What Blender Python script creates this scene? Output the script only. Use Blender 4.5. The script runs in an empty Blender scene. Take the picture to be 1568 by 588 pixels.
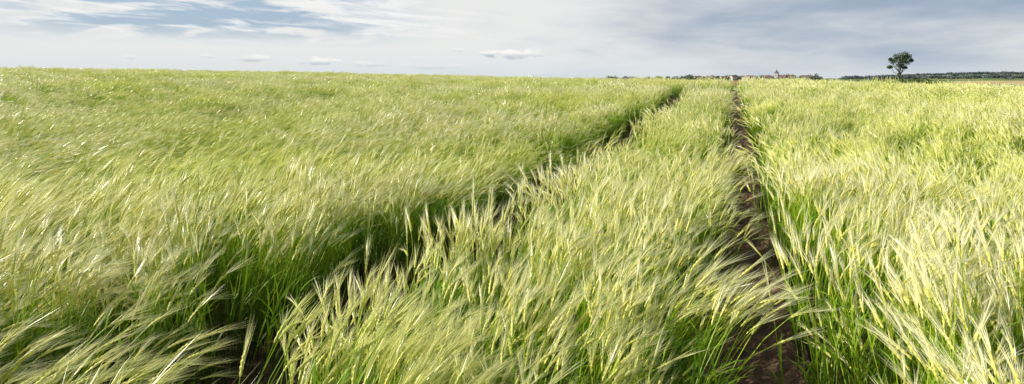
import bpy, math, random
import numpy as np
from mathutils import Vector, Matrix

random.seed(7)
R = np.random.default_rng(7)
scene = bpy.context.scene
rad = math.radians

# ------------------------------------------------------------------ settings
CAM_H = 1.9
YAW = 17.6
PITCH = 9.5
SUN_AZ = -98.0
SUN_EL = 35.0
TR_R = 0.20      # right wheel track x
TR_L = -2.14     # left wheel track x
GAPS = ((TR_R, .29), (TR_L, .43))

# ------------------------------------------------------------------ helpers
def S(a, b, v):
    t = np.clip((np.asarray(v, float) - a) / (b - a), 0, 1)
    return t * t * (3 - 2 * t)

def waves(seed, scale, n=9):
    r = np.random.default_rng(seed)
    ang = r.uniform(0, 2 * np.pi, n); k = r.uniform(.5, 1.9, n) * 2 * np.pi / scale
    ph = r.uniform(0, 2 * np.pi, n)
    def f(x, y):
        s = 0
        for a, kk, p in zip(ang, k, ph):
            s = s + np.sin(kk * (np.cos(a) * x + np.sin(a) * y) + p)
        return s / math.sqrt(n / 2)
    return f
w_small = waves(3, 26.0)
w_far = waves(5, 900.0)

def terrain(x, y):
    x = np.asarray(x, float); y = np.asarray(y, float)
    r = np.hypot(x, y)
    t = 0.60 * S(4, 42, y) + 1.32 * S(15, 88, -x) - 0.66 * S(3, 26, x) * S(8, 40, y)
    t = t + 0.035 * w_small(x, y) * S(8, 40, r)
    r0 = 62 + 53 * S(0, 40, -x)
    fall = S(0, 150, r - r0)
    az = np.degrees(np.arctan2(x, y))
    far = -1.7 + 0.4 * w_far(x, y) * S(300, 1000, r)
    far = far + 13 * S(1300, 2600, r) * S(7, 17, az) * S(60, 30, az) - 2.5 * S(1200, 3000, r)*(1-S(4,12,az))
    return t * (1 - fall) + far * fall

def polar(az, d):
    a = rad(az)
    return d * math.sin(a), d * math.cos(a)

def new_obj(name, verts, faces, mats, midx=None, parent=None, smooth=False, link=True):
    me = bpy.data.meshes.new(name)
    me.from_pydata([tuple(v) for v in verts], [], [tuple(f) for f in faces])
    for m in mats: me.materials.append(m)
    if midx is not None:
        me.polygons.foreach_set("material_index", np.array(midx, dtype=np.int32))
    if smooth:
        me.polygons.foreach_set("use_smooth", np.ones(len(me.polygons), dtype=bool))
    me.update()
    ob = bpy.data.objects.new(name, me)
    if link: scene.collection.objects.link(ob)
    if parent: ob.parent = parent
    return ob

# ------------------------------------------------------------------ materials
def mat_base(name):
    m = bpy.data.materials.new(name); m.use_nodes = True
    nt = m.node_tree; nt.nodes.clear()
    out = nt.nodes.new('ShaderNodeOutputMaterial')
    return m, nt, out

def plant_mat(name, c1, c2, rough=0.5, trans=0.35, spec=0.4, low_shade=None, tcol=None, big=.45):
    m, nt, out = mat_base(name)
    N, L = nt.nodes, nt.links
    geo = N.new('ShaderNodeNewGeometry')
    noi = N.new('ShaderNodeTexNoise'); noi.inputs['Scale'].default_value = 0.22
    noi.inputs['Detail'].default_value = 5
    L.new(geo.outputs['Position'], noi.inputs['Vector'])
    rr = N.new('ShaderNodeMapRange'); rr.inputs[1].default_value = .38; rr.inputs[2].default_value = .60
    L.new(noi.outputs['Fac'], rr.inputs[0])
    ri = N.new('ShaderNodeMath'); ri.operation = 'MULTIPLY_ADD'
    ri.inputs[1].default_value = 1 - big
    L.new(geo.outputs['Random Per Island'], ri.inputs[0])
    sc = N.new('ShaderNodeMath'); sc.operation = 'MULTIPLY'; sc.inputs[1].default_value = big
    L.new(rr.outputs[0], sc.inputs[0]); L.new(sc.outputs[0], ri.inputs[2])
    mix = N.new('ShaderNodeMix'); mix.data_type = 'RGBA'
    mix.inputs[6].default_value = (*c1, 1); mix.inputs[7].default_value = (*c2, 1)
    L.new(ri.outputs[0], mix.inputs[0])
    col = mix.outputs[2]
    if low_shade:  # darker, drier lower growth, deepened to paint in shade between the clumps
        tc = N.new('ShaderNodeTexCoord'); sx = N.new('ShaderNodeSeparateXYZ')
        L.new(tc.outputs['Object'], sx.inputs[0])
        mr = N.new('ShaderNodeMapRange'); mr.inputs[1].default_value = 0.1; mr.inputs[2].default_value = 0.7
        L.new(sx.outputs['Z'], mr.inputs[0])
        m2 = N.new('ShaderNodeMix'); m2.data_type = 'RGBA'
        m2.inputs[6].default_value = (*low_shade, 1)
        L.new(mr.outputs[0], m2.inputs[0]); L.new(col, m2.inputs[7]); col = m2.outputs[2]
    bs = N.new('ShaderNodeBsdfPrincipled')
    bs.inputs['Roughness'].default_value = rough
    bs.inputs['Specular IOR Level'].default_value = spec
    L.new(col, bs.inputs['Base Color'])
    tr = N.new('ShaderNodeBsdfTranslucent')
    if tcol:
        mm = N.new('ShaderNodeMix'); mm.data_type = 'RGBA'; mm.blend_type = 'MULTIPLY'; mm.inputs[0].default_value = 1
        L.new(col, mm.inputs[6]); mm.inputs[7].default_value = (*tcol, 1); L.new(mm.outputs[2], tr.inputs['Color'])
    else:
        L.new(col, tr.inputs['Color'])
    ms = N.new('ShaderNodeMixShader'); ms.inputs[0].default_value = trans
    L.new(bs.outputs[0], ms.inputs[1]); L.new(tr.outputs[0], ms.inputs[2])
    L.new(ms.outputs[0], out.inputs['Surface'])
    return m

M_STEM = plant_mat('barley_stem', (0.18, 0.38, 0.012), (0.48, 0.60, 0.030), 0.45, 0.25, 0.3, low_shade=(0.03, 0.052, 0.007))
M_LEAF = plant_mat('barley_leaf', (0.09, 0.28, 0.008), (0.32, 0.51, 0.016), 0.5, 0.42, 0.25, low_shade=(0.024, 0.055, 0.006), tcol=(1.3, 1.2, .5))
M_EAR = plant_mat('barley_ear', (0.54, 0.63, 0.08), (0.92, 0.84, 0.24), 0.45, 0.15, 0.3)
M_AWN = plant_mat('barley_awn', (0.88, 0.90, 0.17), (1.0, 0.96, 0.68), 0.28, 0.25, 0.8, big=.65)
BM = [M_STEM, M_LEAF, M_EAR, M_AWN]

def simple_mat(name, col, rough=0.8, noise=None, metallic=0, var=0.25, bump=0):
    m, nt, out = mat_base(name)
    N, L = nt.nodes, nt.links
    bs = N.new('ShaderNodeBsdfPrincipled'); bs.inputs['Roughness'].default_value = rough
    bs.inputs['Metallic'].default_value = metallic
    if noise:
        g = N.new('ShaderNodeNewGeometry'); n = N.new('ShaderNodeTexNoise')
        n.inputs['Scale'].default_value = noise; n.inputs['Detail'].default_value = 8
        L.new(g.outputs['Position'], n.inputs['Vector'])
        mx = N.new('ShaderNodeMix'); mx.data_type = 'RGBA'
        mx.inputs[6].default_value = (*[c * (1 - var) for c in col], 1)
        mx.inputs[7].default_value = (*[c * (1 + var) for c in col], 1)
        mr = N.new('ShaderNodeMapRange'); mr.inputs[1].default_value = .3; mr.inputs[2].default_value = .7
        L.new(n.outputs['Fac'], mr.inputs[0]); L.new(mr.outputs[0], mx.inputs[0])
        L.new(mx.outputs[2], bs.inputs['Base Color'])
        if bump:
            b = N.new('ShaderNodeBump'); b.inputs['Strength'].default_value = bump; b.inputs['Distance'].default_value = 0.05
            L.new(n.outputs['Fac'], b.inputs['Height']); L.new(b.outputs[0], bs.inputs['Normal'])
    else:
        bs.inputs['Base Color'].default_value = (*col, 1)
    L.new(bs.outputs[0], out.inputs['Surface'])
    return m

M_SOIL = simple_mat('soil', (0.13, 0.074, 0.042), 0.95, 9.0, var=.5, bump=.8)
M_WALL = simple_mat('white_plaster', (0.64, 0.62, 0.57), 0.9, 0.5, var=.1)
M_ROOF = simple_mat('red_roof_tiles', (0.22, 0.13, 0.10), 0.8, 0.7, var=.2)
M_GLASS = simple_mat('window_glass', (0.04, 0.05, 0.06), 0.2)
M_DOOR = simple_mat('door_wood', (0.10, 0.06, 0.04), 0.6)
M_SLATE = simple_mat('spire_slate', (0.10, 0.09, 0.10), 0.6)
M_ASPH = simple_mat('asphalt', (0.06, 0.06, 0.06), 0.9, 1.0)
M_BARK = simple_mat('bark', (0.07, 0.055, 0.04), 0.9, 3.0)
M_TYRE = simple_mat('tyre_rubber', (0.02, 0.02, 0.02), 0.8)

def leaf_mat(name, c1, c2):
    return plant_mat(name, c1, c2, 0.6, 0.25, 0.3)
M_TREELEAF = leaf_mat('tree_foliage', (0.04, 0.08, 0.02), (0.12, 0.17, 0.045))
M_HEDGE = leaf_mat('hedge_foliage', (0.05, 0.10, 0.02), (0.15, 0.21, 0.05))
M_DIST = leaf_mat('distant_foliage', (0.09, 0.12, 0.08), (0.15, 0.19, 0.11))  # some distance haze included in the leaf colours
M_FOREST = leaf_mat('forest_foliage', (0.11, 0.14, 0.135), (0.145, 0.18, 0.165))  # paler and bluer, aerial haze put into the foliage colour

# field material reading painted plots
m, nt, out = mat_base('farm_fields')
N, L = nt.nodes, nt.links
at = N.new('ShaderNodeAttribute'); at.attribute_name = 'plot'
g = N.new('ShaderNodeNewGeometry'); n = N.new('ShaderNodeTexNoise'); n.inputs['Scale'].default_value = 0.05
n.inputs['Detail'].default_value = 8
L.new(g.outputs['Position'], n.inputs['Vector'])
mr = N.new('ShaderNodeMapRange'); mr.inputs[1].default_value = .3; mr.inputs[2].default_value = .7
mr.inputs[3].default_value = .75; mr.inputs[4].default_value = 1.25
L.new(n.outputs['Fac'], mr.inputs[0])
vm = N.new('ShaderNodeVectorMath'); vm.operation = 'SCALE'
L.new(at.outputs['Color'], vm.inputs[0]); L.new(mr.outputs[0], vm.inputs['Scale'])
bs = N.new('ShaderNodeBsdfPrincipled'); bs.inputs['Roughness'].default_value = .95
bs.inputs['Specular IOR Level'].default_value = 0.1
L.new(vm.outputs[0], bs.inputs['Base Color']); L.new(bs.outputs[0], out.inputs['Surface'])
M_FIELD = m

# ------------------------------------------------------------------ ground sheet
NA, NR = 720, 150
rs = np.concatenate([np.linspace(0.6, 60, 60), np.geomspace(62, 9000, NR - 60)])
azs = np.linspace(-180, 180, NA, endpoint=False)
A, RR = np.meshgrid(np.radians(azs), rs)
X = RR * np.sin(A); Y = RR * np.cos(A); Z = terrain(X, Y)
verts = np.stack([X.ravel(), Y.ravel(), Z.ravel()], 1)
verts = np.vstack([verts, [[0, 0, float(terrain(0, 0))]]])
faces = []; fcol = []; fm = []
def plot_color(az, r):
    seed = (int(math.floor((az + 3) / 6.5)) * 31 + int(math.floor(math.log(max(r, 1) / 200.0) * 3.2)) * 17) % 7
    pal = [(0.15, 0.25, 0.045), (0.22, 0.28, 0.06), (0.12, 0.20, 0.04), (0.28, 0.29, 0.08), (0.17, 0.24, 0.05), (0.30, 0.24, 0.12), (0.15, 0.22, 0.05)]
    c = pal[seed]
    if r < 340: c = (0.17, 0.29, 0.04)
    if -3.2 < az < 4.6 and 330 < r < 820: c = (0.34, 0.17, 0.10)
    if 5.2 < az < 11.5 and 120 < r < 330: c = (0.36, 0.34, 0.05)
    if 11.5 <= az < 40 and 75 < r < 290: c = (0.16, 0.30, 0.04)
    if 10 < az < 24 and 420 < r < 900: c = (0.52, 0.42, 0.20)
    if az < -3.2 and r > 300: c = (0.22, 0.32, 0.08)
    h = min(max((r - 600) / 5000, 0), .6)  # distance haze blended into the plot colour, stronger with range
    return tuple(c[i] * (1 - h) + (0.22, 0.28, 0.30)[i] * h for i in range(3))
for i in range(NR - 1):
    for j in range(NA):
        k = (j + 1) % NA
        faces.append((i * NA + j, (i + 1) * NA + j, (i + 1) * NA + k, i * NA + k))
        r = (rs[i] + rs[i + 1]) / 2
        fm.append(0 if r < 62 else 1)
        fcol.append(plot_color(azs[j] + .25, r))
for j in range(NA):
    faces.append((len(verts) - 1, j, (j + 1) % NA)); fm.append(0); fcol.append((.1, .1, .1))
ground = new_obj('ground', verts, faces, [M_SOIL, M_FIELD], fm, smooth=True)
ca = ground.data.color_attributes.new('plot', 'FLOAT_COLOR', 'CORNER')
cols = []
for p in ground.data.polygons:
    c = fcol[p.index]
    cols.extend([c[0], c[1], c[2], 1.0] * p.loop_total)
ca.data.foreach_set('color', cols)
me = ground.data
if me.polygons[0].normal.z < 0: me.flip_normals()

# ------------------------------------------------------------------ wheel tracks (soil with clods)
def wheel_track(x0):
    nx = 21
    ys = np.concatenate([np.arange(-1.5, 14, 0.035), np.arange(14, 80, 0.5)])
    xs = np.linspace(-0.42, 0.42, nx)
    XX, YY = np.meshgrid(xs + x0, ys)
    cl = waves(int(abs(x0) * 100) + 11, 0.14, 14)(XX, YY) * .009 + waves(21, 0.45, 8)(XX, YY) * .012
    tread = 0.010 * np.sign(np.sin(YY * 2 * np.pi / 0.17 + np.abs(XX - x0) * 12))
    prof = -0.0 + 0.05 * S(.12, .34, np.abs(XX - x0))
    ZZ = terrain(XX, YY) + 0.02 + prof + cl + tread * (np.abs(XX - x0) < .15) + R.normal(0, .004, XX.shape)
    edge = np.abs(XX - x0) > .41
    ZZ = np.where(edge, terrain(XX, YY) - 0.01, ZZ)
    v = np.stack([XX.ravel(), YY.ravel(), ZZ.ravel()], 1)
    f = [(i * nx + j, i * nx + j + 1, (i + 1) * nx + j + 1, (i + 1) * nx + j) for i in range(len(ys) - 1) for j in range(nx - 1)]
    return new_obj('wheel_track', v, f, [M_SOIL], smooth=False)
wheel_track(TR_R); wheel_track(TR_L)

# ------------------------------------------------------------------ barley plants
class MB:
    def __init__(s): s.v = []; s.f = []; s.m = []
    def ribbon(s, pts, ws, side, mat):
        b = len(s.v); n = len(pts)
        for p, w in zip(pts, ws):
            s.v.append(p - side * w * .5); s.v.append(p + side * w * .5)
        for i in range(n - 1):
            a = b + 2 * i
            s.f.append((a, a + 1, a + 3, a + 2)); s.m.append(mat)
    def spike(s, p0, p1, p2, w, side, mat, two=True):
        b = len(s.v)
        if two:
            s.v += [p0 - side * w * .5, p0 + side * w * .5, p1 + side * w * .35, p1 - side * w * .35, p2]
            s.f += [(b, b + 1, b + 2, b + 3), (b + 3, b + 2, b + 4)]; s.m += [mat, mat]
        else:
            s.v += [p0 - side * w * .5, p0 + side * w * .5, p2]
            s.f.append((b, b + 1, b + 2)); s.m.append(mat)

def unit(v): return v / (np.linalg.norm(v) + 1e-9)

def stalk(mb, rng, bx, by, lod):
    Lh = rng.normal(0.89, 0.075)
    phi = rng.normal(0, 0.24)
    th0 = rad(rng.normal(4, 4)); th1 = rad(rng.normal(38, 11))
    d = np.array([math.cos(phi), math.sin(phi), 0.0]); up = np.array([0, 0, 1.0])
    n = {0: 7, 1: 4, 2: 3}[lod]
    start = {0: 0.0, 1: 0.05, 2: 0.3}[lod]
    p = np.array([bx, by, 0.0])
    K = 14
    path = [p.copy()]; tl = []
    for i in range(K):
        s = (i + .5) / K
        th = th0 + th1 * s ** 2.0
        t = d * math.sin(th) + up * math.cos(th)
        p = p + t * Lh / K; path.append(p.copy()); tl.append(t)
    tl.append(tl[-1])
    idx = [int(round(x)) for x in np.linspace(start * K, K, n)]
    a = rng.uniform(0, np.pi); side = np.array([math.cos(a), math.sin(a), 0.0])
    w = {0: 0.0048, 1: 0.0065, 2: 0.012}[lod]
    mb.ribbon([path[i] for i in idx], [w * (1.15 - .4 * i / K) for i in idx], side, 0)
    # leaves
    for q in range({0: 3, 1: 2, 2: 1}[lod]):
        s0 = rng.uniform(.15, .72); i0 = int(s0 * K)
        ph = phi + rng.normal(0, .9); ld = np.array([math.cos(ph), math.sin(ph), 0.0])
        ll = rng.uniform(.16, .30); th = rad(rng.uniform(12, 35)); bend = rad(rng.uniform(30, 95))
        lp = [path[i0]]; m_ = {0: 4, 1: 3, 2: 2}[lod]
        for j in range(m_):
            tt = th + bend * (j / m_) ** 1.3
            lp.append(lp[-1] + (ld * math.sin(tt) + up * math.cos(tt)) * ll / m_)
        sd = np.array([-ld[1], ld[0], rng.uniform(-.5, .5)]); sd = unit(sd)
        lw = {0: .012, 1: .014, 2: .022}[lod]
        ws = [lw * f for f in np.interp(np.linspace(0, 1, m_ + 1), [0, .3, .7, 1], [.6, 1, .8, .05])]
        mb.ribbon(lp, ws, sd, 1)
    # ear
    top = path[-1]; th = th0 + th1; eb = rad(rng.normal(22, 10)); el = rng.uniform(.085, .115)
    E = 6; ep = [top]; et = []
    for i in range(E):
        tt = th + eb * (i + .5) / E
        t = d * math.sin(tt) + up * math.cos(tt); et.append(t); ep.append(ep[-1] + t * el / E)
    et.append(et[-1])
    s1 = unit(np.cross(et[2], rng.normal(0, 1, 3))); s2 = unit(np.cross(et[2], s1))
    if lod == 0:
        b = len(mb.v); rings = 11
        for i in range(rings):
            f = i / (rings - 1); q = f * E; i0 = min(int(q), E - 1)
            c = ep[i0] + (ep[i0 + 1] - ep[i0]) * (q - i0)
            rw = .0072 * math.sin(math.pi * (0.1 + .85 * f)) ** .7 * (1.25 if i % 2 else .7)
            rn = rw * .7
            for k, (aa, bb) in enumerate(((1, 0), (0, 1), (-1, 0), (0, -1))):
                mb.v.append(c + s1 * aa * rw + s2 * bb * rn)
        for i in range(rings - 1):
            for k in range(4):
                k2 = (k + 1) % 4
                mb.f.append((b + i * 4 + k, b + i * 4 + k2, b + i * 4 + 4 + k2, b + i * 4 + 4 + k)); mb.m.append(2)
    else:
        ew = {1: .013, 2: .02}[lod]
        for sd in ((s1, s2) if lod == 1 else (s1,)):
            mb.ribbon([ep[0], ep[3], ep[-1]], [ew * .5, ew, ew * .3], sd, 2)
    # awns
    na = {0: 17, 1: 8, 2: 5}[lod]; aw = {0: .0021, 1: .0042, 2: .011}[lod]
    spread = {0: .105, 1: .10, 2: .12}[lod]
    for q in range(na):
        f = rng.uniform(.05, 1) if lod < 2 else rng.uniform(.3, .9)
        i0 = int(f * E) if f < 1 else E
        t = et[min(i0, E)]
        side = s1 * (1 if q % 2 else -1) + s2 * rng.normal(0, .6)
        dr = unit(t + side * spread * rng.uniform(.2, 1.1) + rng.normal(0, .022, 3))
        al = rng.uniform(.13, .22)
        p0 = ep[min(i0, E)]; p1 = p0 + dr * al * .5
        dr2 = unit(dr + d * .10 - up * rng.uniform(-.02, .12)); p2 = p1 + dr2 * al * .5
        sd = unit(np.cross(dr, rng.normal(0, 1, 3)))
        mb.spike(p0, p1, p2, aw, sd, 3, two=(lod == 0))

src = bpy.data.collections.new('barley_plants')   # instanced source collection
def patch(lod, idx, size, count):
    rng = np.random.default_rng(100 * lod + idx)
    mb = MB()
    for k in range(count):
        bx, by = rng.normal(0, size * .30, 2) if lod == 0 else rng.uniform(-size / 2, size / 2, 2)
        stalk(mb, rng, bx, by, lod)
    ob = new_obj('barley_%d_%02d' % (lod, idx), mb.v, mb.f, BM, mb.m, link=False)
    src.objects.link(ob)
NVAR = (18, 12, 8)
for i in range(NVAR[0]): patch(0, i, .19, 10)
for i in range(NVAR[1]): patch(1, i, .34, 27)
for i in range(NVAR[2]): patch(2, i, 1.25, 150)

w_dir = waves(31, 5.0); w_dir2 = waves(32, 1.1, 14); w_lean = waves(33, 5.0); w_lean2 = waves(34, .95, 14); w_h = waves(35, 2.6); w_h2 = waves(36, .7, 14)
w_thin = waves(51, .75, 16); w_swell = waves(61, 13.0, 10)
P = []; ROT = []; SCL = []; VID = []
def scatter(x0, x1, y0, y1, sp, cond, vbase, nv, trackpad, thin=None):
    xs = np.arange(x0, x1, sp); ys = np.arange(y0, y1, sp)
    GX, GY = np.meshgrid(xs, ys); GX = GX.ravel(); GY = GY.ravel()
    GX = GX + R.uniform(-.5, .5, GX.shape) * sp; GY = GY + R.uniform(-.5, .5, GY.shape) * sp
    k = cond(GX, GY)
    for tx, gp in GAPS: k &= (np.abs(GX - tx) > gp + trackpad + 0.035*w_dir2(GX*0, GY))
    if thin is not None: k &= (w_thin(GX, GY) > thin)
    GX, GY = GX[k], GY[k]; n = len(GX)
    lodge = np.exp(-(((GX + 13) / 7.0) ** 2 + ((GY - 9.5) / 2.4) ** 2)) + .8 * np.exp(-(((GX + 22) / 10.0) ** 2 + ((GY - 19) / 3) ** 2)) \
        + .7 * np.exp(-(((GX + 8) / 3.5) ** 2 + ((GY - 5.2) / 1.1) ** 2)) + .6 * np.clip(waves(77, 8.0)(GX, GY * 1.6) - .6, 0, 1)
    lefty = S(2.5, 6, -GX)
    # plants in the rows beside the left track stand clear of it
    rowl = np.exp(-((GX - (TR_L - .9)) / .6) ** 2)
    yaw = rad(82) + rad(13) * w_dir(GX, GY) * (1 - .6 * rowl) + rad(18) * w_dir2(GX, GY) + R.normal(0, .13, n) - lodge * .5 - lefty * .25 + rowl * .18
    tilt = rad(6) + rad(8) * w_lean(GX, GY) + rad(9) * w_lean2(GX, GY) + R.normal(0, .05, n) + lodge * rad(22) + lefty * rad(5)
    roll = rad(7) * waves(40, 1.3, 12)(GX, GY)
    rr_ = np.hypot(GX, GY)
    sc = 1 + .045 * w_h(GX, GY) + .07 * w_h2(GX, GY) + .07 * w_swell(GX, GY * 1.5) * S(5, 12, rr_) * S(3.5, 7, np.abs(GX + 1)) + R.normal(0, .04, n)
    sc = sc - .06 * S(3.2, 2.0, rr_)
    P.append(np.stack([GX, GY, terrain(GX, GY) - .01], 1))
    ROT.append(np.stack([R.normal(0, .05, n) + roll, np.clip(tilt, -.15, .85), yaw], 1))
    SCL.append(np.stack([np.ones(n), np.ones(n), sc], 1))
    VID.append(vbase + R.integers(0, nv, n))
def infield(x, y):
    edge = np.where(x > 0, 80 - .6 * x, 135)
    return (y < edge)
def inview(x, y, lo=-64, hi=28):
    az = np.degrees(np.arctan2(x, y + 2.5)); return (az > lo) & (az < hi)
scatter(-11, 7, -0.6, 9.2, .170, lambda x, y: (np.hypot(x, y) < 9) & inview(x, y, -75, 45), 0, NVAR[0], .08, thin=-1.2)
n0 = sum(len(p) for p in P)
scatter(-36, 20, -1, 31, .36, lambda x, y: (np.hypot(x, y) >= 8.9) & (np.hypot(x, y) < 30) & inview(x, y), NVAR[0], NVAR[1], .13)
n1 = sum(len(p) for p in P)
scatter(-150, 70, 5, 136, 1.22, lambda x, y: (np.hypot(x, y) >= 29.3) & (np.hypot(x, y) < 150) & inview(x, y) & infield(x, y), NVAR[0] + NVAR[1], NVAR[2], .42)
P = np.vstack(P); ROT = np.vstack(ROT); SCL = np.vstack(SCL); VID = np.concatenate(VID)
print('instances', n0, n1 - n0, len(P) - n1)

me = bpy.data.meshes.new('barley_field')
me.vertices.add(len(P)); me.vertices.foreach_set('co', P.ravel())
for nm, arr in (('rot', ROT), ('scl', SCL)):
    a = me.attributes.new(nm, 'FLOAT_VECTOR', 'POINT'); a.data.foreach_set('vector', arr.astype(np.float32).ravel())
a = me.attributes.new('vid', 'INT', 'POINT'); a.data.foreach_set('value', VID.astype(np.int32))
me.update()
bf = bpy.data.objects.new('barley_field', me); scene.collection.objects.link(bf)
gt = bpy.data.node_groups.new('barley_scatter', 'GeometryNodeTree')
gt.interface.new_socket('Geometry', in_out='INPUT', socket_type='NodeSocketGeometry')
gt.interface.new_socket('Geometry', in_out='OUTPUT', socket_type='NodeSocketGeometry')
gi = gt.nodes.new('NodeGroupInput'); go = gt.nodes.new('NodeGroupOutput')
ci = gt.nodes.new('GeometryNodeCollectionInfo'); ci.inputs['Collection'].default_value = src
ci.inputs['Separate Children'].default_value = True; ci.inputs['Reset Children'].default_value = True
def named(nm, t):
    x = gt.nodes.new('GeometryNodeInputNamedAttribute'); x.data_type = t; x.inputs['Name'].default_value = nm
    return [o for o in x.outputs if o.enabled][0]
e2r = gt.nodes.new('FunctionNodeEulerToRotation')
gt.links.new(named('rot', 'FLOAT_VECTOR'), e2r.inputs[0])
vid = named('vid', 'INT')
cmp_ = gt.nodes.new('ShaderNodeMath'); cmp_.operation = 'LESS_THAN'; cmp_.inputs[1].default_value = NVAR[0] - .5
gt.links.new(vid, cmp_.inputs[0])
inv = gt.nodes.new('ShaderNodeMath'); inv.operation = 'SUBTRACT'; inv.inputs[0].default_value = 1
gt.links.new(cmp_.outputs[0], inv.inputs[1])
scl = named('scl', 'FLOAT_VECTOR')
def inst(sel):
    iop = gt.nodes.new('GeometryNodeInstanceOnPoints')
    gt.links.new(gi.outputs[0], iop.inputs['Points'])
    gt.links.new(sel, iop.inputs['Selection'])
    gt.links.new(ci.outputs[0], iop.inputs['Instance'])
    iop.inputs['Pick Instance'].default_value = True
    gt.links.new(vid, iop.inputs['Instance Index'])
    gt.links.new(e2r.outputs[0], iop.inputs['Rotation'])
    gt.links.new(scl, iop.inputs['Scale'])
    return iop.outputs[0]
near = inst(cmp_.outputs[0]); farr = inst(inv.outputs[0])
rl = gt.nodes.new('GeometryNodeRealizeInstances'); gt.links.new(near, rl.inputs[0])
jn = gt.nodes.new('GeometryNodeJoinGeometry')
gt.links.new(rl.outputs[0], jn.inputs[0]); gt.links.new(farr, jn.inputs[0])
gt.links.new(jn.outputs[0], go.inputs[0])
md = bf.modifiers.new('scatter', 'NODES'); md.node_group = gt

# ------------------------------------------------------------------ foliage masses
def leaf_cloud(V, F, c, rx, ry, rz, n, size, rng, shell=.55):
    for _ in range(n):
        d = unit(rng.normal(0, 1, 3)); r = rng.uniform(shell, 1.05)
        p = np.array(c) + d * r * np.array([rx, ry, rz])
        a = unit(rng.normal(0, 1, 3)); b = unit(np.cross(a, rng.normal(0, 1, 3)))
        s = size * rng.uniform(.6, 1.4); k = len(V)
        V += [p - a * s, p - b * s * .7, p + a * s, p + b * s * .7]; F.append((k, k + 1, k + 2, k + 3))

def limb(V, F, p0, p1, r0, r1, n=7, seg=4, rng=None, wob=.1):
    p0 = np.array(p0, float); p1 = np.array(p1, float); ax = unit(p1 - p0)
    s = unit(np.cross(ax, [.3, .9, .1])); t = np.cross(ax, s); b = len(V)
    Ln = np.linalg.norm(p1 - p0)
    for i in range(seg + 1):
        f = i / seg; c = p0 + (p1 - p0) * f
        if 0 < i < seg and rng is not None: c = c + rng.normal(0, wob * Ln * .2, 3)
        r = r0 + (r1 - r0) * f
        for k in range(n):
            a = 2 * math.pi * k / n; V.append(c + (s * math.cos(a) + t * math.sin(a)) * r)
    for i in range(seg):
        for k in range(n):
            F.append((b + i * n + k, b + i * n + (k + 1) % n, b + (i + 1) * n + (k + 1) % n, b + (i + 1) * n + k))

# big lone tree
rng = np.random.default_rng(5)
tx, ty = polar(11.6, 300); tz = float(terrain(tx, ty))
root = bpy.data.objects.new('oak_tree', None); scene.collection.objects.link(root); root.location = (tx, ty, tz)
V = []; F = []
limb(V, F, (0, 0, -.3), (.2, 0, 5.6), .45, .32, rng=rng, wob=.05)
clumps = [(-2.5, 0, 9.8, 1.6, 1.3), (-1.1, .6, 11.4, 1.6, 1.4), (1.0, -.4, 12.1, 1.7, 1.3), (2.6, .3, 11.3, 1.5, 1.1), (2.0, 0, 9.5, 1.8, 1.4), (.4, .2, 10.8, 1.8, 1.4),
          (0, -1.0, 9.7, 1.8, 1.6), (-3.3, .4, 7.6, 1.1, .75), (.2, 1.0, 8.3, 1.6, 1.0), (3.6, -.2, 10.0, .9, .75), (1.8, .5, 7.4, 1.1, .6), (-3.5, 0, 10.6, .7, .5)]
for (cx, cy, cz, rr_, rz_) in clumps:
    limb(V, F, (.15, 0, 4.0 + .25 * max(cz - 7, 0)), (cx, cy, cz), .16, .05, n=5, rng=rng, wob=.3)
new_obj('trunk_and_limbs', V, F, [M_BARK], parent=root)
V = []; F = []
for (cx, cy, cz, rr_, rz_) in clumps:
    leaf_cloud(V, F, (cx, cy, cz), rr_, rr_, rz_, 400, .17, rng, .3)
new_obj('crown', V, F, [M_TREELEAF], parent=root)

def mass(name, blobs, mat, n, size, seed, trunk=True):
    rng = np.random.default_rng(seed); V = []; F = []; mi = []
    for (az, d, w, h) in blobs:
        x, y = polar(az, d); z = float(terrain(x, y))
        k = len(F)
        limb(V, F, (x, y, z - .2), (x, y, z + h * .6), .04 * h, .02 * h, n=5, seg=2)
        mi += [1] * (len(F) - k); k = len(F)
        for q in range(4):
            ox, oy = rng.normal(0, w * .22, 2)
            leaf_cloud(V, F, (x + ox, y + oy, z + h * rng.uniform(.3, .68)), w * .38, w * .38, h * .33, n // 4, size, rng, .3)
        mi += [0] * (len(F) - k)
    return new_obj(name, V, F, [mat, M_BARK], mi)

rng = np.random.default_rng(9)
bl = []
for az in np.arange(7.0, 10.9, .28): bl.append((az, 296 + rng.normal(0, 3), rng.uniform(2.5, 4), rng.uniform(1.8, 3.4) + (az > 10)))
mass('hedgerow', bl, M_HEDGE, 160, .22, 41)
bl = []
for az in np.arange(10.2, 14.6, .24): bl.append((az + rng.normal(0, .05), 292 + rng.normal(0, 4), rng.uniform(2.5, 4.6), rng.uniform(2.4, 4.4) * (1 if az < 13.8 else .8)))
mass('hedgerow', bl, M_HEDGE, 200, .22, 42)
bl = []
for az in np.arange(15.6, 22, .9): bl.append((az, 240 + rng.normal(0, 4), rng.uniform(1.2, 2.0), rng.uniform(.7, 1.1)))
mass('roadside_bushes', bl, M_HEDGE, 90, .2, 43)
bl = []
for az in np.arange(-9.6, -3.6, .36): bl.append((az + rng.normal(0, .15), 980 + rng.normal(0, 40), rng.uniform(6, 14), rng.uniform(3.5, 7.5)))
for az in np.arange(-3.8, 6.4, .16): bl.append((az + rng.normal(0, .1), 1000 + rng.normal(0, 40), rng.uniform(6, 12), rng.uniform(5, 10)))
for az in np.arange(-3.8, 6.4, .55): bl.append((az + rng.normal(0, .2), 880 + rng.normal(0, 10), rng.uniform(4, 8), rng.uniform(3, 5.0)))
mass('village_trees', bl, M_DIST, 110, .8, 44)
bl = []
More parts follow.
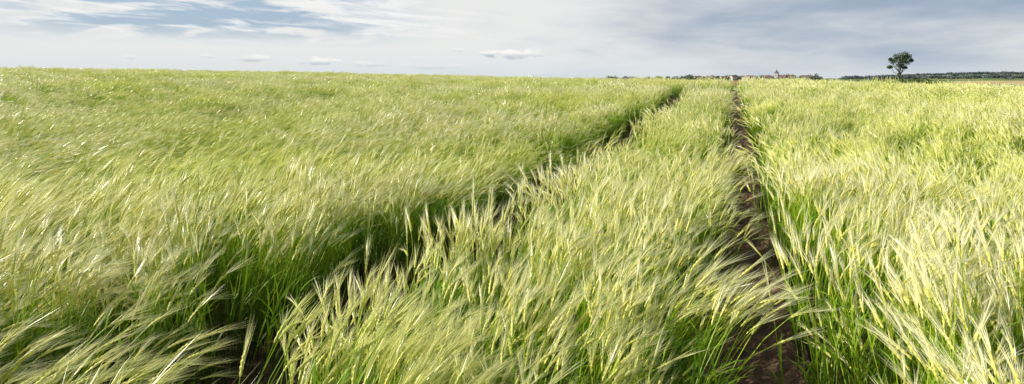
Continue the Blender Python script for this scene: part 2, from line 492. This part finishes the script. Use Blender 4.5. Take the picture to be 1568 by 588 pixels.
for az in np.arange(8, 30, .22): bl.append((az + rng.normal(0, .1), 1700 + rng.normal(0, 120), rng.uniform(14, 30), rng.uniform(5, 9)))
for az in np.arange(10, 34, .2): bl.append((az + rng.normal(0, .1), 2500 + rng.normal(0, 120), rng.uniform(25, 45), rng.uniform(7, 11)))
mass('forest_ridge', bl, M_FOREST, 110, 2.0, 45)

# ------------------------------------------------------------------ buildings
def box(V, F, x0, x1, y0, y1, z0, z1):
    b = len(V)
    V += [(x0, y0, z0), (x1, y0, z0), (x1, y1, z0), (x0, y1, z0), (x0, y0, z1), (x1, y0, z1), (x1, y1, z1), (x0, y1, z1)]
    F += [(b, b + 3, b + 2, b + 1), (b + 4, b + 5, b + 6, b + 7), (b, b + 1, b + 5, b + 4), (b + 1, b + 2, b + 6, b + 5), (b + 2, b + 3, b + 7, b + 6), (b + 3, b, b + 4, b + 7)]

def house(az, d, w, dep, h, rh, rot, wall=None, name='village_house'):
    x, y = polar(az, d); z = float(terrain(x, y))
    e = bpy.data.objects.new(name, None); scene.collection.objects.link(e)
    e.location = (x, y, z); e.rotation_euler = (0, 0, rad(rot))
    V = []; F = []; box(V, F, -w / 2, w / 2, -dep / 2, dep / 2, -.6, h)
    b = len(V); V += [(-w / 2, -dep / 2, h), (-w / 2, dep / 2, h), (-w / 2, 0, h + rh), (w / 2, -dep / 2, h), (w / 2, dep / 2, h), (w / 2, 0, h + rh)]
    F += [(b, b + 2, b + 1), (b + 3, b + 4, b + 5)]
    new_obj('walls', V, F, [wall or M_WALL], parent=e)
    o = .4; V = []; F = []
    k = rh / (dep / 2)
    for s in (-1, 1):
        b = len(V)
        for zz in (0.03, .22):
            V += [(-w / 2 - o, s * (dep / 2 + o), h - o * k + zz), (w / 2 + o, s * (dep / 2 + o), h - o * k + zz), (w / 2 + o, s*0.002, h + rh + zz), (-w / 2 - o, s*0.002, h + rh + zz)]
        F += [(b, b + 1, b + 2, b + 3), (b + 4, b + 5, b + 6, b + 7), (b, b + 1, b + 5, b + 4), (b + 1, b + 2, b + 6, b + 5), (b, b + 3, b + 7, b + 4)]
    new_obj('roof', V, F, [M_ROOF], parent=e)
    V = []; F = []
    for wx in np.arange(-w / 2 + 1.4, w / 2 - .8, 2.2):
        if abs(wx) < .9: continue
        for s in (-1, 1):
            box(V, F, wx - .5, wx + .5, s * (dep / 2 + .02) - .02, s * (dep / 2 + .02) + .02, 1.0, 2.3)
    new_obj('windows', V, F, [M_GLASS], parent=e)
    V = []; F = []; box(V, F, -.5, .5, -dep / 2 - .05, -dep / 2 - .003, 0, 2.1); new_obj('door', V, F, [M_DOOR], parent=e)
    V = []; F = []; box(V, F, w * .2, w * .2 + .7, -.9, -.2, h + rh * .4, h + rh + 1.0); new_obj('chimney', V, F, [M_ROOF], parent=e)
rng = np.random.default_rng(12)
for az in (-2.6, -1.5, -.5, 0.2, 1.1, 1.5, 2.5, 4.3, 5.3):
    house(az + rng.normal(0, .1), 905 + rng.normal(0, 10), rng.uniform(7, 10), rng.uniform(6, 7), rng.uniform(3.6, 4.6), rng.uniform(1.7, 2.3), rng.uniform(-60, 60))
# church
x, y = polar(3.3, 900); z = float(terrain(x, y))
e = bpy.data.objects.new('church', None); scene.collection.objects.link(e); e.location = (x, y, z); e.rotation_euler = (0, 0, rad(-20))
V = []; F = []; box(V, F, -2.1, 2.1, -2.1, 2.1, -.5, 9.2); new_obj('tower', V, F, [M_WALL], parent=e)
V = [(-2.4, -2.4, 9.203), (2.4, -2.4, 9.203), (2.4, 2.4, 9.203), (-2.4, 2.4, 9.203), (-.9, -.9, 11), (.9, -.9, 11), (.9, .9, 11), (-.9, .9, 11), (0, 0, 14)]
F = [(0, 1, 5, 4), (1, 2, 6, 5), (2, 3, 7, 6), (3, 0, 4, 7), (4, 5, 8), (5, 6, 8), (6, 7, 8), (7, 4, 8), (3, 2, 1, 0)]
new_obj('spire', V, F, [M_SLATE], parent=e)
V = []; F = []; box(V, F, 2.11, 11, -3, 3, -.5, 4.2); new_obj('nave', V, F, [M_WALL], parent=e)
V = [(2.12, -3.4, 4.203), (11.4, -3.4, 4.203), (11.4, 3.4, 4.203), (2.12, 3.4, 4.203), (2.12, 0, 6.8), (11.4, 0, 6.8)]
F = [(0, 1, 5, 4), (2, 3, 4, 5), (1, 2, 5), (3, 0, 4), (3, 2, 1, 0)]
new_obj('nave_roof', V, F, [M_ROOF], parent=e)
V = []; F = []
for wx in (3.8, 6.2, 8.6): box(V, F, wx - .4, wx + .4, -3.04, -3.005, 1.3, 3.4)
box(V, F, -.5, .5, -2.14, -2.105, 5.8, 7.4)
new_obj('windows', V, F, [M_GLASS], parent=e)

# ------------------------------------------------------------------ road and cars
p0 = np.array(polar(14.6, 300)); p1 = np.array(polar(34, 285))
n_ = 60; V = []; F = []
dirv = unit(p1 - p0); nor = np.array([-dirv[1], dirv[0]])
for i in range(n_):
    c = p0 + (p1 - p0) * i / (n_ - 1)
    zc = float(terrain(c[0], c[1])) + .12
    for s in (-3.2, -2.6, 2.6, 3.2):
        q = c + nor * s; V.append((q[0], q[1], zc - (.3 if abs(s) > 3 else 0)))
for i in range(n_ - 1):
    for k in range(3): F.append((i * 4 + k, i * 4 + k + 1, i * 4 + 5 + k, i * 4 + 4 + k))
new_obj('country_road', V, F, [M_ASPH])

def car(az, d, col, flip=1):
    best = min(range(2000), key=lambda i: abs(math.degrees(math.atan2(*(p0 + (p1 - p0) * i / 1999))) - az))
    c = p0 + (p1 - p0) * best / 1999 + nor * d
    z = float(terrain(c[0], c[1])) + .125
    e = bpy.data.objects.new('car', None); scene.collection.objects.link(e)
    e.location = (c[0], c[1], z); e.rotation_euler = (0, 0, math.atan2(dirv[1], dirv[0]) + (0 if flip > 0 else math.pi))
    paint = simple_mat('car_paint', col, .3, metallic=.3)
    prof = [(-2.1, .35), (-2.15, .75), (-2.0, .95), (-1.6, 1.0), (1.5, .95), (2.1, .8), (2.15, .4), (1.9, .28), (-1.9, .28)]
    def extr(pr, wy, inset, nm, mat):
        n = len(pr); V = []; F = []
        top = max(p[1] for p in pr)
        for s in (-1, 1):
            for (px, pz) in pr: V.append((px, s * (wy - inset * (pz / top) ** 2), pz))
        F.append(tuple(range(n))); F.append(tuple(reversed(range(n, 2 * n))))
        for i in range(n): F.append((i, (i + 1) % n, n + (i + 1) % n, n + i))
        return new_obj(nm, V, F, [mat], parent=e)
    extr(prof, .88, .04, 'body', paint)
    extr([(-1.9, .96), (-1.45, 1.38), (.35, 1.40), (1.15, .96)], .83, .14, 'window_glass', M_GLASS)
    extr([(-1.5, 1.385), (-1.35, 1.46), (.2, 1.47), (.4, 1.40)], .70, .04, 'roof', paint)
    for wx in (-1.35, 1.35):
        for sy in (-.8, .8):
            V = []; F = []
            limb(V, F, (wx, sy - .1, .32), (wx, sy + .1, .32), .33, .33, n=14, seg=1)
            F.append(tuple(range(14))); F.append(tuple(range(14, 28)))
            new_obj('wheel', V, F, [M_TYRE], parent=e)
car(16.8, 1.2, (.07, .12, .24)); car(17.5, 1.2, (.14, .18, .28)); car(18.1, -1.2, (.6, .61, .63), -1)

# ------------------------------------------------------------------ sun
a = rad(SUN_AZ); el = rad(SUN_EL)
sv = Vector((math.sin(a) * math.cos(el), math.cos(a) * math.cos(el), math.sin(el)))
sd = bpy.data.lights.new('sun', 'SUN'); sd.energy = 5.0; sd.angle = rad(.5); sd.color = (1, .94, .80)
so = bpy.data.objects.new('sun', sd); so.rotation_euler = sv.to_track_quat('Z', 'Y').to_euler(); so.location = (0, 0, 50)
scene.collection.objects.link(so)

# ------------------------------------------------------------------ sky
W = bpy.data.worlds.new('World'); scene.world = W; W.use_nodes = True
nt = W.node_tree; nt.nodes.clear(); N, L = nt.nodes, nt.links
out = N.new('ShaderNodeOutputWorld'); bg = N.new('ShaderNodeBackground'); bg.inputs['Strength'].default_value = .1
L.new(bg.outputs[0], out.inputs[0])
sky = N.new('ShaderNodeTexSky'); sky.sky_type = 'NISHITA'; sky.sun_disc = False
sky.sun_elevation = rad(SUN_EL); sky.sun_rotation = rad(SUN_AZ % 360); sky.dust_density = 1.5
tc = N.new('ShaderNodeTexCoord')
sx = N.new('ShaderNodeSeparateXYZ'); L.new(tc.outputs['Generated'], sx.inputs[0])
def setin(s, v):
    if isinstance(v, (int, float)): s.default_value = v
    else: L.new(v, s)
def MT(op, a, b=None, c=None, clamp=False):
    x = N.new('ShaderNodeMath'); x.operation = op; x.use_clamp = clamp
    setin(x.inputs[0], a)
    if b is not None: setin(x.inputs[1], b)
    if c is not None: setin(x.inputs[2], c)
    return x.outputs[0]
def SS(v, a, b, lo=0.0, hi=1.0):
    x = N.new('ShaderNodeMapRange'); x.interpolation_type = 'SMOOTHSTEP'
    L.new(v, x.inputs[0]); x.inputs[1].default_value = a; x.inputs[2].default_value = b
    x.inputs[3].default_value = lo; x.inputs[4].default_value = hi
    return x.outputs[0]
def MIX(f, a, b):
    x = N.new('ShaderNodeMix'); x.data_type = 'RGBA'
    setin(x.inputs[0], f)
    for s, v in ((x.inputs[6], a), (x.inputs[7], b)):
        if isinstance(v, tuple): s.default_value = (*[q * 10 for q in v], 1)
        else: L.new(v, s)
    return x.outputs[2]
AZ = MT('MULTIPLY', MT('ARCTAN2', sx.outputs['X'], sx.outputs['Y']), 57.2958)
EL = MT('MULTIPLY', MT('ARCSINE', sx.outputs['Z']), 57.2958)
def NOISE(sa, se, shear=0.0, detail=8, rough=.55, off=0.0, dist=0.0):
    c = N.new('ShaderNodeCombineXYZ')
    L.new(MT('MULTIPLY', AZ, sa), c.inputs[0])
    L.new(MT('ADD', MT('MULTIPLY', EL, se), MT('MULTIPLY', AZ, shear)), c.inputs[1])
    c.inputs[2].default_value = off
    n = N.new('ShaderNodeTexNoise'); n.inputs['Scale'].default_value = 1; n.inputs['Detail'].default_value = detail
    n.inputs['Roughness'].default_value = rough; n.inputs['Distortion'].default_value = dist
    L.new(c.outputs[0], n.inputs['Vector']); return n.outputs['Fac']
n1 = NOISE(.07, .38, .02, off=3.1, dist=.3)
n2 = NOISE(.20, .8, -.03, off=8.7, dist=.3, rough=.5)
n3 = NOISE(1.1, 2.2, 0, off=1.2, rough=.6)
thick = MT('ADD', MT('MULTIPLY', SS(AZ, -24, 10), .50), MT('MULTIPLY', SS(EL, 0.3, 6.5), MT('MULTIPLY_ADD', SS(AZ, -26, 4), .34, -.04)))
thick = MT('ADD', thick, MT('MULTIPLY', MT('SUBTRACT', n1, .5), 1.0))
thick = MT('ADD', thick, MT('MULTIPLY', MT('SUBTRACT', n2, .5), .6), clamp=True)
col = MIX(SS(thick, 0, 1), (.82, .83, .82), (.34, .425, .545))
col = MIX(MT('MULTIPLY', SS(EL, 2.6, 0), .55), col, (.66, .72, .77))
gap = MT('MULTIPLY', SS(MT('ABSOLUTE', MT('ADD', AZ, 41)), 19, 6), SS(EL, 2.2, 4.0))
gap = MT('MULTIPLY', gap, SS(n2, .62, .48))
over = SS(EL, 9, 22)
skyb = N.new('ShaderNodeMix'); skyb.data_type = 'RGBA'; skyb.inputs[0].default_value = .8
L.new(sky.outputs[0], skyb.inputs[6]); skyb.inputs[7].default_value = (3.0, 4.6, 6.5, 1)
col = MIX(MT('MULTIPLY', gap, .85), col, skyb.outputs[2])
col = MIX(over, col, sky.outputs[0])
st = NOISE(.15, 1.3, .10, off=5.5, dist=.6, rough=.6)
col = MIX(MT('MULTIPLY', MT('MULTIPLY', SS(st, .48, .68), SS(EL, 2.0, 4.0)), SS(AZ, -12, -30)), col, (.92, .92, .91))
for (a0, e0, wa, we, st_) in ((-37.7, 1.50, 1.8, .34, .7), (-33.0, 1.30, 1.9, .40, .85), (-41.4, 1.62, .6, .24, .5), (-46.4, 1.5, .8, .2, .4),
                              (-29.4, 1.12, 2.4, .28, .4), (-17.2, 1.95, 2.4, .50, 1.0), (-19.6, 1.98, 1.0, .3, .9), (-21.8, 2.25, .9, .24, .6), (-24, .95, 3.4, .3, .3)):
    u = MT('DIVIDE', MT('SUBTRACT', AZ, a0), wa); v = MT('DIVIDE', MT('SUBTRACT', EL, e0), we)
    e_ = MT('SUBTRACT', MT('SUBTRACT', 1.0, MT('MULTIPLY', u, u)), MT('MULTIPLY', v, v))
    q = MT('ADD', e_, MT('MULTIPLY', MT('SUBTRACT', n3, .5), 4.2))
    mk = MT('MULTIPLY', MT('MULTIPLY', SS(q, 0, 1.1), SS(e_, -1.3, .3)), st_)
    cc = MIX(SS(v, -.8, .3), (.46, .52, .58), (.96, .95, .91))
    col = MIX(mk, col, cc)
L.new(col, bg.inputs['Color'])

# ------------------------------------------------------------------ camera
cd = bpy.data.cameras.new('camera'); cam = bpy.data.objects.new('camera', cd); scene.collection.objects.link(cam)
cd.lens = 24; cd.sensor_width = 36; cd.clip_end = 20000; cd.clip_start = .05
cam.location = (0, 0, CAM_H); cam.rotation_euler = (rad(90 - PITCH), 0, rad(YAW))
scene.camera = cam
scene.view_settings.view_transform = 'Standard'; scene.view_settings.look = 'None'
scene.view_settings.exposure = 0
